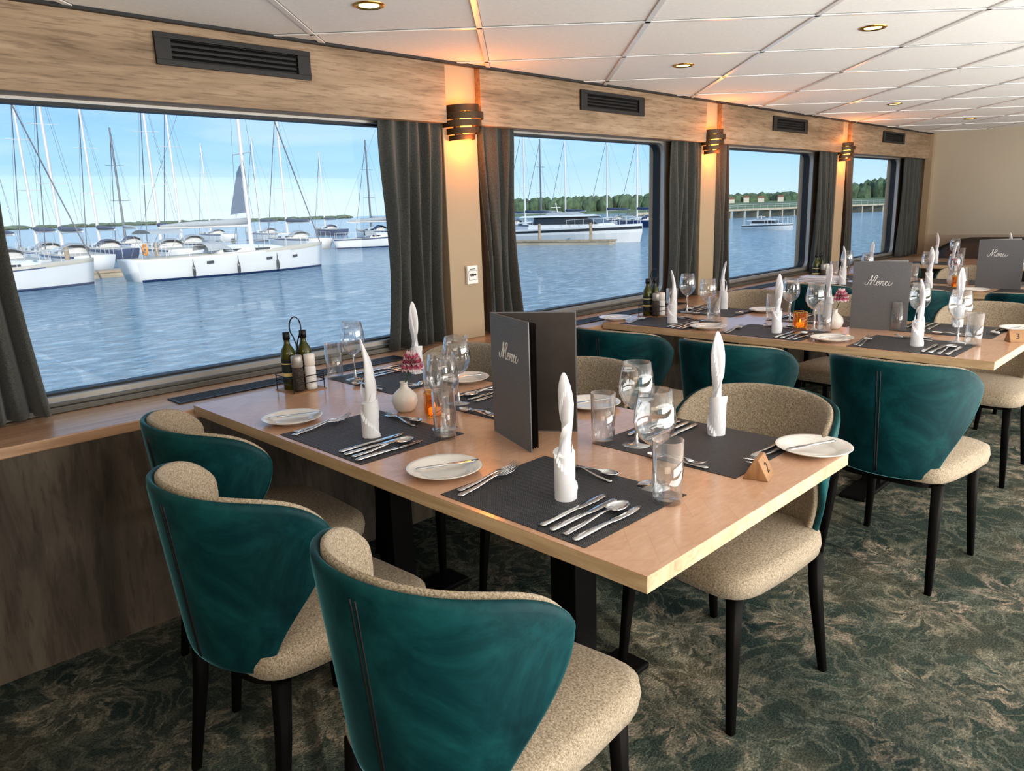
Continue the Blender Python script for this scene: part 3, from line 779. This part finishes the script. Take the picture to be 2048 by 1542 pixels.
def centre(x0):
    cx,cy=x0+.365,2.475
    put('caddy',(cx,cy,Z),0)
    def q(r,f): return (cx+.71*r+.70*f,cy-.70*r+.71*f,Z+.003)
    put('oil',q(-.037,.004)); put('vin',q(.012,.046),1); put('pep',q(.004,-.036)); put('sal',q(.042,-.006))
centre(TABX[0]); centre(TABX[1]); centre(TABX[2])
put('vase',(1.40,1.905,Z)); put('flower',(1.40,1.905,Z),-.8)
put('candle',(1.425,1.785,Z),.2)
put('vase',(3.70,1.465,Z)); put('flower',(3.70,1.465,Z),-.5); put('candle',(3.66,1.62,Z))
put('vase',(6.0,1.56,Z)); put('flower',(6.0,1.56,Z),.5); put('candle',(5.87,1.50,Z))
menu((1.43,1.52,Z),math.atan2(-.22,-.08),math.atan2(-.22,.16),'tall grey leather menu folder with white script Menu, standing open',.24,.345)
menu((3.775,1.42,Z),math.atan2(-.26,.03),math.atan2(-.2,.17),'grey menu folder standing open beside the carnation vase',.255,.325)
menu((5.91,1.40,Z),math.atan2(-.27,-.02),math.atan2(-.2,.17),'grey menu folder standing on the farther table',.272,.325)
numblock('2',(1.558,.768,Z),math.radians(14),'small wooden wedge block marked 2 near the table edge')
numblock('3',(3.78,.72,Z),math.radians(-55),'small wooden wedge block marked 3 near the table edge')
put('towel',(5.80,2.42,Z),0)
for (x,y,r) in ((.830,.960,7),(.785,1.585,4),(.955,2.11,-2)): put('chair',(x,y,0),math.radians(r))
for (x,y,r) in ((1.86,1.0,172),(1.90,1.67,180),(1.86,2.26,182)): put('chair',(x,y,0),math.radians(r))
for (x,y,r) in ((2.93,.875,-3),(2.91,1.52,0),(2.91,2.11,2)): put('chair',(x,y,0),math.radians(r))
for (x,y,r) in ((4.26,.95,180),(4.26,1.60,178),(4.26,2.22,182)): put('chair',(x,y,0),math.radians(r))
for (x,y,r) in ((5.2,.9,0),(5.2,1.55,0),(5.2,2.15,0)): put('chair',(x,y,0),math.radians(r))
for (x,y,r) in ((6.55,.95,180),(6.55,1.6,180),(6.55,2.22,180)): put('chair',(x,y,0),math.radians(r))
e=empty('corner_sofa',(8.98,1.30,0)); meta(e,'dark brown leather bench sofa near the end wall','sofa')
bm=B(); box(bm,-.30,.30,-1.25,1.25,.0,.30); ob('sofa_base',bm,M['leather'],e,bevel=.03)
for k in range(3):
    bm=B(); y=-1.25+k*.8333; box(bm,-.32,.16,y+.01,y+.823,.30,.46); ob('seat_cushion',bm,M['leather'],e,bevel=.045)
bm=B()
rings=[]
for k in range(25):
    y=-1.25+2.5*k/24; top=.94-.12*max(0,(abs(y)-.9)/.35)**2; cv=.06*(abs(y)/1.25)**3
    rings.append([(.12-cv,y,.30),(.08-cv,y,.6),(.09-cv,y,top-.06),(.13-cv,y,top),(.20-cv,y,top),(.25-cv,y,top-.06),(.27-cv,y,.30)])
loft(bm,rings); ob('sofa_back',bm,M['leather'],e,True)

# ------------------------------------------------------------ outdoors
ZWAT=-1.83
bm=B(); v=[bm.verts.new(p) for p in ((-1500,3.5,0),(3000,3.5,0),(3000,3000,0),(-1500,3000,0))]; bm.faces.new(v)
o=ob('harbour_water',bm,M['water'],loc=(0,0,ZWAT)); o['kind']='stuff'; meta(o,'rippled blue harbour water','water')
def sailboat(Lb,cover,variant=0,detail=False,label='white sailing yacht with bare mast moored in the marina'):
    e=empty('sailing_yacht'); meta(e,label,'sailboat','sailing yachts in the marina')
    b2=Lb*.155; h=Lb*.098
    def hw(t): return b2*(.80+.20*math.sin(min(1,t/.45)*PI/2))*(1-max(0,(t-.45)/.55)**2.1) if t>0 else b2*.8
    bm=B(); rings=[]
    for k in range(21):
        t=k/20; x=-Lb/2+Lb*t; w=max(.02,hw(t)); sh=h*(1+.30*t*t)
        xb=x-(.05*Lb*max(0,t-.8)*2)+(.35*(1-t/.1) if t<.1 else 0); kz=-.35+.33*max(0,(t-.85)/.15)
        L_=lambda s,f,z:(xb+(x-xb)*s,-w*f,z)
        R_=lambda s,f,z:(xb+(x-xb)*s,w*f,z)
        rings.append([(xb,0,kz),L_(0,.66,kz*.6),L_(.15,.82,-.02),L_(.25,.87,.13),L_(.5,.955,sh*.45),L_(.85,.99,sh*.86),L_(.88,1.0,sh*.91),L_(1,1,sh),(x,0,sh+.04),R_(1,1,sh),R_(.88,1.0,sh*.91),R_(.85,.99,sh*.86),R_(.5,.955,sh*.45),R_(.25,.87,.13),R_(.15,.82,-.02),R_(0,.66,kz*.6)])
    vr=loft(bm,rings)
    bm.verts.ensure_lookup_table()
    for f in bm.faces:
        zs=[v.co.z for v in f.verts]
        if max(zs)<.15 : f.material_index=1
        elif min(zs)>=h*.995: f.material_index=2
        elif min(zs)>h*.84 and max(zs)<h*1.3*.93 and (max(zs)-min(zs))<.2 and not detail: f.material_index=1
    ob('hull',bm,[M['hullblue'] if variant==1 else M['hull'],M['hullblue'],M['deck']],e,True)
    bm=B(); rings=[]
    for t,wf,hh in ((-.12,.60,.02),(-.10,.62,.46),(.05,.60,.48),(.20,.42,.34),(.32,.15,.06)):
        x=Lb*t; w=b2*wf; z0=h*1.0
        rings.append([(x,-w,z0),(x,-w*.9,z0+hh*.7+.01),(x,-w*.6,z0+hh+.04),(x,w*.6,z0+hh+.04),(x,w*.9,z0+hh*.7+.01),(x,w,z0)])
    loft(bm,rings); ob('cabin',bm,M['hull'],e)
    bm=B()
    for s in (-1,1):
        v=[bm.verts.new(p) for p in ((-Lb*.09,s*b2*.615,h+.14),(Lb*.16,s*b2*.51,h+.14),(Lb*.16,s*b2*.485,h+.26),(-Lb*.09,s*b2*.60,h+.32))]; bm.faces.new(v)
        if detail:
            for xx in (-.20,.10,.26):
                x=Lb*xx; w=hw(.5+xx)*.985+.02; w1=hw(.5+xx+.42/Lb)*.985+.02; v=[bm.verts.new(p) for p in ((x,s*w,h*.64),(x+.42,s*w1,h*.66),(x+.42,s*w1,h*.79),(x,s*w,h*.77))]; bm.faces.new(v)
    ob('cabin_window',bm,M['bwin'],e)
    mh=Lb*1.36; mx=Lb*.10
    bm=B(); cyl(bm,(mx,0,h*.9),(mx,0,mh),.15,.095,8); 
    for z in (mh*.42,mh*.70): cyl(bm,(mx,-b2*.62,z),(mx,b2*.62,z),.03,n=6)
    ob('mast',bm,M['mastdark'] if variant==2 else M['mast'],e)
    bm=B(); r=.011
    cyl(bm,(Lb*.49,0,h*1.25),(mx,0,mh*.97),.040,n=5); cyl(bm,(-Lb*.48,0,h),(mx,0,mh),r,n=5)
    for s in (-1,1):
        cyl(bm,(mx-.1,s*b2*.9,h),(mx,s*b2*.62,mh*.42),r,n=5); cyl(bm,(mx,s*b2*.62,mh*.42),(mx,0,mh*.97),r,n=5)
        if detail: cyl(bm,(mx-.4,s*b2*.9,h),(mx,0,mh*.42),r,n=5)
    ob('rigging',bm,M['rope'],e)
    bz=h+1.75
    bm=B(); cyl(bm,(mx,0,bz-.15),(-Lb*.34,0,bz-.1),.07,n=8); ob('boom',bm,M['mast'],e)
    bm=B(); path(bm,[(mx-.15,0,bz+.15),(mx-1,0,bz+.1),(-Lb*.2,0,bz+.05),(-Lb*.33,0,bz)],[.19,.19,.16,.08],8); ob('sail_cover',bm,cover,e,True)
    bm=B(); rings=[]
    for x,zz in ((-.16,.70),(-.10,.85),(-.03,.45)):
        rings.append([(Lb*x,b2*.60*math.cos(a),h+zz*(.35+.65*math.sin(a))) for a in [PI*i/8 for i in range(9)]])
    loft(bm,rings,False,closed=False); ob('sprayhood',bm,M['covercream'] if variant==0 else M['cover'],e,True)
    bm=B()
    for s in (-1,1):
        prev=None
        for k in range(10):
            t=.03+.1*k; x=-Lb/2+Lb*t; w=hw(t)*.96; z=h*(1+.30*t*t)
            cyl(bm,(x,s*w,z),(x,s*w,z+.6),.014,n=5)
            if prev: cyl(bm,prev,(x,s*w,z+.6),.010,n=4)
            prev=(x,s*w,z+.6)
    ob('railing',bm,M['mast'],e)
    if detail:
        for xx in (-.28,-.07,.14):
            bm=B(); w=hw(.5+xx)+.09; x=Lb*xx+.2; lathe(bm,[(.0,.15),(.08,.2),(.095,.4),(.08,.68),(.03,.78),(.010,1.15)],10,c=(x,-w,0)); ob('fender',bm,M['bwin'],e,True)
        bm=B(); v=[bm.verts.new(p) for p in ((mx-.15,-.03,3.6),(mx-1.15,-.03,3.5),(mx-.45,-.03,6.0),(mx-.16,-.03,6.5))]; bm.faces.new(v)
        ob('half_raised_sail',bm,M['sail'],e)
        bm=B(); rings=[]
        for x in (-.42,-.36,-.28): rings.append([(Lb*x,b2*.75*math.cos(a),h+1.35+.25*math.sin(a)) for a in [PI*i/8 for i in range(9)]])
        loft(bm,rings,False,closed=False)
        for s in (-1,1):
            for x in (-.42,-.30): cyl(bm,(Lb*-.36,s*b2*.75,h),(Lb*x,s*b2*.75,h+1.35),.015,n=5)
        ob('bimini',bm,M['covercream'],e,True)
        bm=B(); path(bm,[(-Lb*.455,-b2*.8+.28*math.cos(a),h+.55+.28*math.sin(a)) for a in [2*PI*i/14 for i in range(15)]],.06,6); ob('lifebuoy',bm,M['orange'],e,True)
        bm=B()
        for s in (-1,1): path(bm,[(-Lb*.37,s*b2*.35+.38*math.cos(a),h+.55+.38*math.sin(a)) for a in [2*PI*i/14 for i in range(15)]],.02,5)
        ob('steering_wheel',bm,M['mast'],e)
    return e
A=sailboat(12.4,M['covercream'],0,True,'large white sailing yacht with dark fenders along its side')
A.location=(20.8,44.8,ZWAT)
S1=sailboat(11,M['cover'],0); S1.location=(7.8,45.6,ZWAT); S1.rotation_euler=(0,0,math.radians(2))
S2=sailboat(10,M['covercream'],2); S3=sailboat(10.5,M['cover'],1,label='navy hulled sailing yacht moored in the marina'); S4=sailboat(9.5,M['covercream'],0,label='white sailing yacht moored stern towards the open water')
S4.location=(46.0,65,ZWAT); S4.rotation_euler=(0,0,math.radians(-28))
fleet=[(78.9,62,0,93),(76.6,78,0,95),(75.2,66,0,92),(73.1,80,1,90),(71.6,97,2,88),(69.4,70,0,85),(68.0,84,0,92),(66.2,130,0,90),(62.8,120,0,95),(60.9,84,0,90),(58.4,140,1,85),(55.0,112,2,90),
 (44.9,125,1,88),(43.4,108,0,95),(42.3,118,2,90),(40.5,130,0,85),(37.4,132,0,90),(35.2,122,1,85)]
bases=[S1,S2,S3]; used=set([0])
for i,(az,D,k,hd) in enumerate(fleet):
    a=math.radians(az); loc=(D*math.cos(a),D*math.sin(a),ZWAT)
    idx={0:0,2:1,1:2}[k]
    if idx not in used:
        used.add(idx); o=bases[idx]; o.location=loc; o.rotation_euler=(0,0,math.radians(hd))
    else: dup(bases[idx],loc,math.radians(hd))
def motoryacht(L,loc,rot,label):
    e=empty('motor_yacht',loc,rot); meta(e,label,'motorboat','motor yachts in the harbour')
    b2=L*.14; h=L*.085; bm=B(); rings=[]
    for k in range(15):
        t=k/14; x=-L/2+L*t; w=max(.03,b2*(1-max(0,(t-.5)/.5)**2.3)); sh=h*(1+.35*t)
        rings.append([(x-.06*L*max(0,t-.7),0,-.3),(x-.05*L*max(0,t-.7),-w*.85,0),(x,-w,sh*.55),(x,-w,sh),(x,0,sh+.03),(x,w,sh),(x,w,sh*.55),(x-.05*L*max(0,t-.7),w*.85,0)])
    loft(bm,rings); ob('hull',bm,M['hull'],e)
    bm=B(); rings=[]
    for k in range(15):
        t=k/14; x=-L/2+L*t; w=max(.03,b2*(1-max(0,(t-.5)/.5)**2.3))+.02; sh=h*(1+.35*t)
        rings.append([(x,-w,sh*.72),(x,-w,sh*.88)])
    loft(bm,rings,False,closed=False)
    rings=[[(x,-y,z) for x,y,z in r] for r in rings]; loft(bm,rings,False,closed=False); ob('hull_stripe',bm,M['bwin'],e)
    def sup(x0,x1,r0,r1,z0,z1,wf,nm,mat):
        bm=B(); w=b2*wf
        loft(bm,[[(L*x0,-w,z0),(L*x1,-w*.85,z0),(L*x1,w*.85,z0),(L*x0,w,z0)],[(L*(x0+r0),-w*.88,z1),(L*(x1-r1),-w*.7,z1),(L*(x1-r1),w*.7,z1),(L*(x0+r0),w*.88,z1)]]); ob(nm,bm,mat,e,bevel=.05)
    sup(-.34,.28,.0,.05,h,h+.07*L*.55,.86,'cabin',M['hull']); sup(-.30,.22,.0,.10,h+.038*L,h+.085*L,.80,'cabin_window',M['bwin']); sup(-.42,.13,.02,.05,h+.085*L,h+.097*L,.86,'cabin_roof',M['hull'])
    sup(-.22,.02,.02,.05,h+.097*L,h+.115*L,.6,'flybridge',M['covercream'])
    bm=B()
    cyl(bm,(-L*.16,0,h+.10*L),(-L*.18,0,h+.18*L),.05,n=6); cyl(bm,(-L*.18,-.8,h+.15*L),(-L*.18,.8,h+.15*L),.04,n=6); ob('radar_mast',bm,M['mast'],e)
    bm=B()
    for s in (-1,1):
        prev=None
        for k in range(8):
            t=.5+.068*k; x=-L/2+L*t; w=max(.03,b2*(1-max(0,(t-.5)/.5)**2.3))*.95; z=h*(1+.35*t); cyl(bm,(x,s*w,z),(x,s*w,z+.7),.02,n=5)
            if prev: cyl(bm,prev,(x,s*w,z+.7),.02,n=4)
            prev=(x,s*w,z+.7)
    ob('railing',bm,M['mast'],e); return e
motoryacht(14.3,(57.5,48.2,ZWAT),math.radians(-84),'white motor yacht with dark window band at the pontoon')
motoryacht(9.5,(69,59,ZWAT),math.radians(-60),'smaller white motor yacht behind the pontoon')
motoryacht(6.5,(85,42,ZWAT),math.radians(-100),'small white motorboat moored near the long pier')
def pontoon(a,b,w,label,posts=4):
    a=Vector((a[0],a[1],0)); b=Vector((b[0],b[1],0)); L=(b-a).length; r=math.atan2((b-a).y,(b-a).x)
    e=empty('floating_pontoon',(a.x,a.y,ZWAT),r); meta(e,label,'pontoon','floating pontoons')
    bm=B(); box(bm,0,L,-w/2,w/2,.30,.42); ob('deck',bm,M['plank'],e); bm=B(); box(bm,.1,L-.1,-w/2+.1,w/2-.1,-.2,.30); ob('float',bm,M['concrete'],e)
    for k in range(posts):
        bm=B(); x=L*(k+.5)/posts; cyl(bm,(x,w/2+.15,-.5),(x,w/2+.15,1.9),.13,n=10); ob('mooring_post',bm,M['plank'],e)
pontoon((-5,51.0),(27,51.0),2.0,'wooden pontoon behind the white yachts',6)
pontoon((49.5,56),(53.8,41),1.8,'wooden pontoon in front of the motor yacht',3)
a=Vector((128,93,0)); b=Vector((260,56,0)); L=(b-a).length
e=empty('harbour_pier',(a.x,a.y,ZWAT),math.atan2((b-a).y,(b-a).x)); meta(e,'long low concrete pier with railings across the water','pier')
bm=B(); box(bm,0,L,-2,2,1.5,1.9); ob('deck',bm,M['concrete'],e)
bm=B()
for k in range(34): x=L*(k+.5)/34; box(bm,x-.18,x+.18,-1.6,1.6,-.5,1.5)
o=ob('piles',bm,M['concrete'],e); 
bm=B()
for k in range(60): x=L*k/59; cyl(bm,(x,-1.9,1.9),(x,-1.9,2.8),.025,n=4)
cyl(bm,(0,-1.9,2.8),(L,-1.9,2.8),.025,n=4); cyl(bm,(0,-1.9,2.4),(L,-1.9,2.4),.02,n=4); ob('railing',bm,M['mast'],e)
def shore(az0,az1,D,hf,name,label,n,seed):
    rnd=random.Random(seed); bm=B()
    for k in range(n):
        az=math.radians(az0+(az1-az0)*rnd.random()); d=D*(1+.06*rnd.random()); hh=hf(math.degrees(az))*(.75+.28*rnd.random()); r=D*.007*(.6+.7*rnd.random())
        m=Matrix.Translation((d*math.cos(az),d*math.sin(az),ZWAT+hh*.45))@Matrix.Diagonal((r,r,hh*.55,1))
        res=bmesh.ops.create_icosphere(bm,subdivisions=2,radius=1,matrix=m)
        for vv in res['verts']: vv.co+=Vector((rnd.uniform(-1,1),rnd.uniform(-1,1),rnd.uniform(-1,1)))*r*.12
    o=ob(name,bm,M['tree']); o['kind']='stuff'; meta(o,label,'trees'); return o
shore(33,52,430,lambda a:10,'shore_trees','dense green trees along the far shore',440,1)
shore(12,33,520,lambda a:9.5+8*max(0,min(1,(24-a)/6)) ,'hillside_trees','green wooded hillside beyond the pier',440,2)
shore(56,84,1100,lambda a:4.5,'distant_trees','low distant tree line on the horizon',240,3)
bm=B(); rings=[]
for k in range(31):
    az=math.radians(10+44*k/30); rings.append([(D*math.cos(az),D*math.sin(az),z) for D,z in ((405,-2.2),(420,-.6),(560,3 if k<14 else 1),(700,4 if k<14 else 1))])
loft(bm,rings,False,closed=False); o=ob('shore_ground',bm,M['grass']); o['kind']='stuff'; meta(o,'grassy far shore','shore')
def house(az,D,w,h,label):
    a=math.radians(az); e=empty('shore_house',(D*math.cos(a),D*math.sin(a),ZWAT+5),a); meta(e,label,'house','houses on the far hillside')
    bm=B(); box(bm,-w/2,w/2,-w*.7,w*.7,-6,h); ob('house_walls',bm,M['housewall'],e)
    bm=B(); loft(bm,[[(-w*.55,y,h),(w*.55,y,h),(0,y,h+w*.45)] for y in (-w*.75,w*.75)]); ob('roof',bm,M['brick'],e)
for az,D,w,h in ((28.9,500,2.6,.6),(27.9,505,2.4,1.4),(26.9,500,2.6,.8),(25.6,500,2.4,1.0)): house(az,D,w,h,'pale house with a brown roof among trees')

# ------------------------------------------------------------ world and lights
w=bpy.data.worlds.new('World'); S.world=w; w.use_nodes=True; nt=w.node_tree; bg=nt.nodes['Background']
t=nd(nt,'ShaderNodeTexCoord'); sp=nd(nt,'ShaderNodeSeparateXYZ'); lk(nt,t.outputs['Generated'],sp.inputs[0])
grad=ramp(nt,sp.outputs[2],[(0.0,(.60,.77,.90)),(.06,(.40,.66,.89)),(.17,(.20,.47,.83)),(.6,(.46,.64,.88))])
mp=nd(nt,'ShaderNodeMapping'); mp.inputs['Scale'].default_value=(1,1,5); lk(nt,t.outputs['Generated'],mp.inputs[0])
n=noise(nt,mp.outputs[0],3.2,6,.55,.5)
cf=ramp(nt,n.outputs[0],[(.47,(0,0,0)),(.80,(.55,.55,.55))])
lk(nt,mixc(nt,cf,grad,(.80,.87,.93)),bg.inputs[0]); bg.inputs[1].default_value=1.03
def light(kind,name,loc,rot,energy,color,**k):
    l=bpy.data.lights.new(name,kind); l.energy=energy; l.color=color
    for a,b in k.items(): setattr(l,a,b)
    o=bpy.data.objects.new(name,l); COL.objects.link(o); o.location=loc; o.rotation_euler=rot; return o
o=light('SUN','sun',(0,-10,10),(0,0,0),2.9,(1,.88,.72),angle=math.radians(1))
o.rotation_euler=Vector((.32,.83,-.31)).to_track_quat('-Z','Y').to_euler()
light('AREA','daylight_fill',(4.4,-2.7,1.3),(math.radians(84),0,0),165,(1,.93,.84),shape='RECTANGLE',size=8.2,size_y=1.1)  # added fill panel by the opposite windows, boosting their daylight
light('AREA','ceiling_fill',(3.9,-1.3,.25),(math.radians(165),0,0),215,(1,.975,.94),shape='RECTANGLE',size=9,size_y=1.6)  # unseen fill added low down to brighten the ceiling, no real fixture
light('AREA','cabin_fill',(-1.2,-.6,1.7),(math.radians(60),0,math.radians(-50)),14,(1,.84,.66),shape='RECTANGLE',size=2.2,size_y=.8)  # unseen warm fill added behind the camera, not a lamp of the cabin

# ------------------------------------------------------------ camera
cam=bpy.data.cameras.new('camera'); co=bpy.data.objects.new('camera',cam); COL.objects.link(co)
cam.sensor_width=36; cam.lens=1496/2048*36; cam.clip_start=.02; cam.clip_end=6000
Xw=Vector((.7046,.1837,-.6854)).normalized(); Yw=Vector((-.709,.1382,-.6915)); Yw=(Yw-Xw*Yw.dot(Xw)).normalized(); Zw=Xw.cross(Yw)
co.matrix_world=Matrix(((Xw.x,Xw.y,Xw.z,0),(Yw.x,Yw.y,Yw.z,0),(Zw.x,Zw.y,Zw.z,1.37),(0,0,0,1)))
S.camera=co
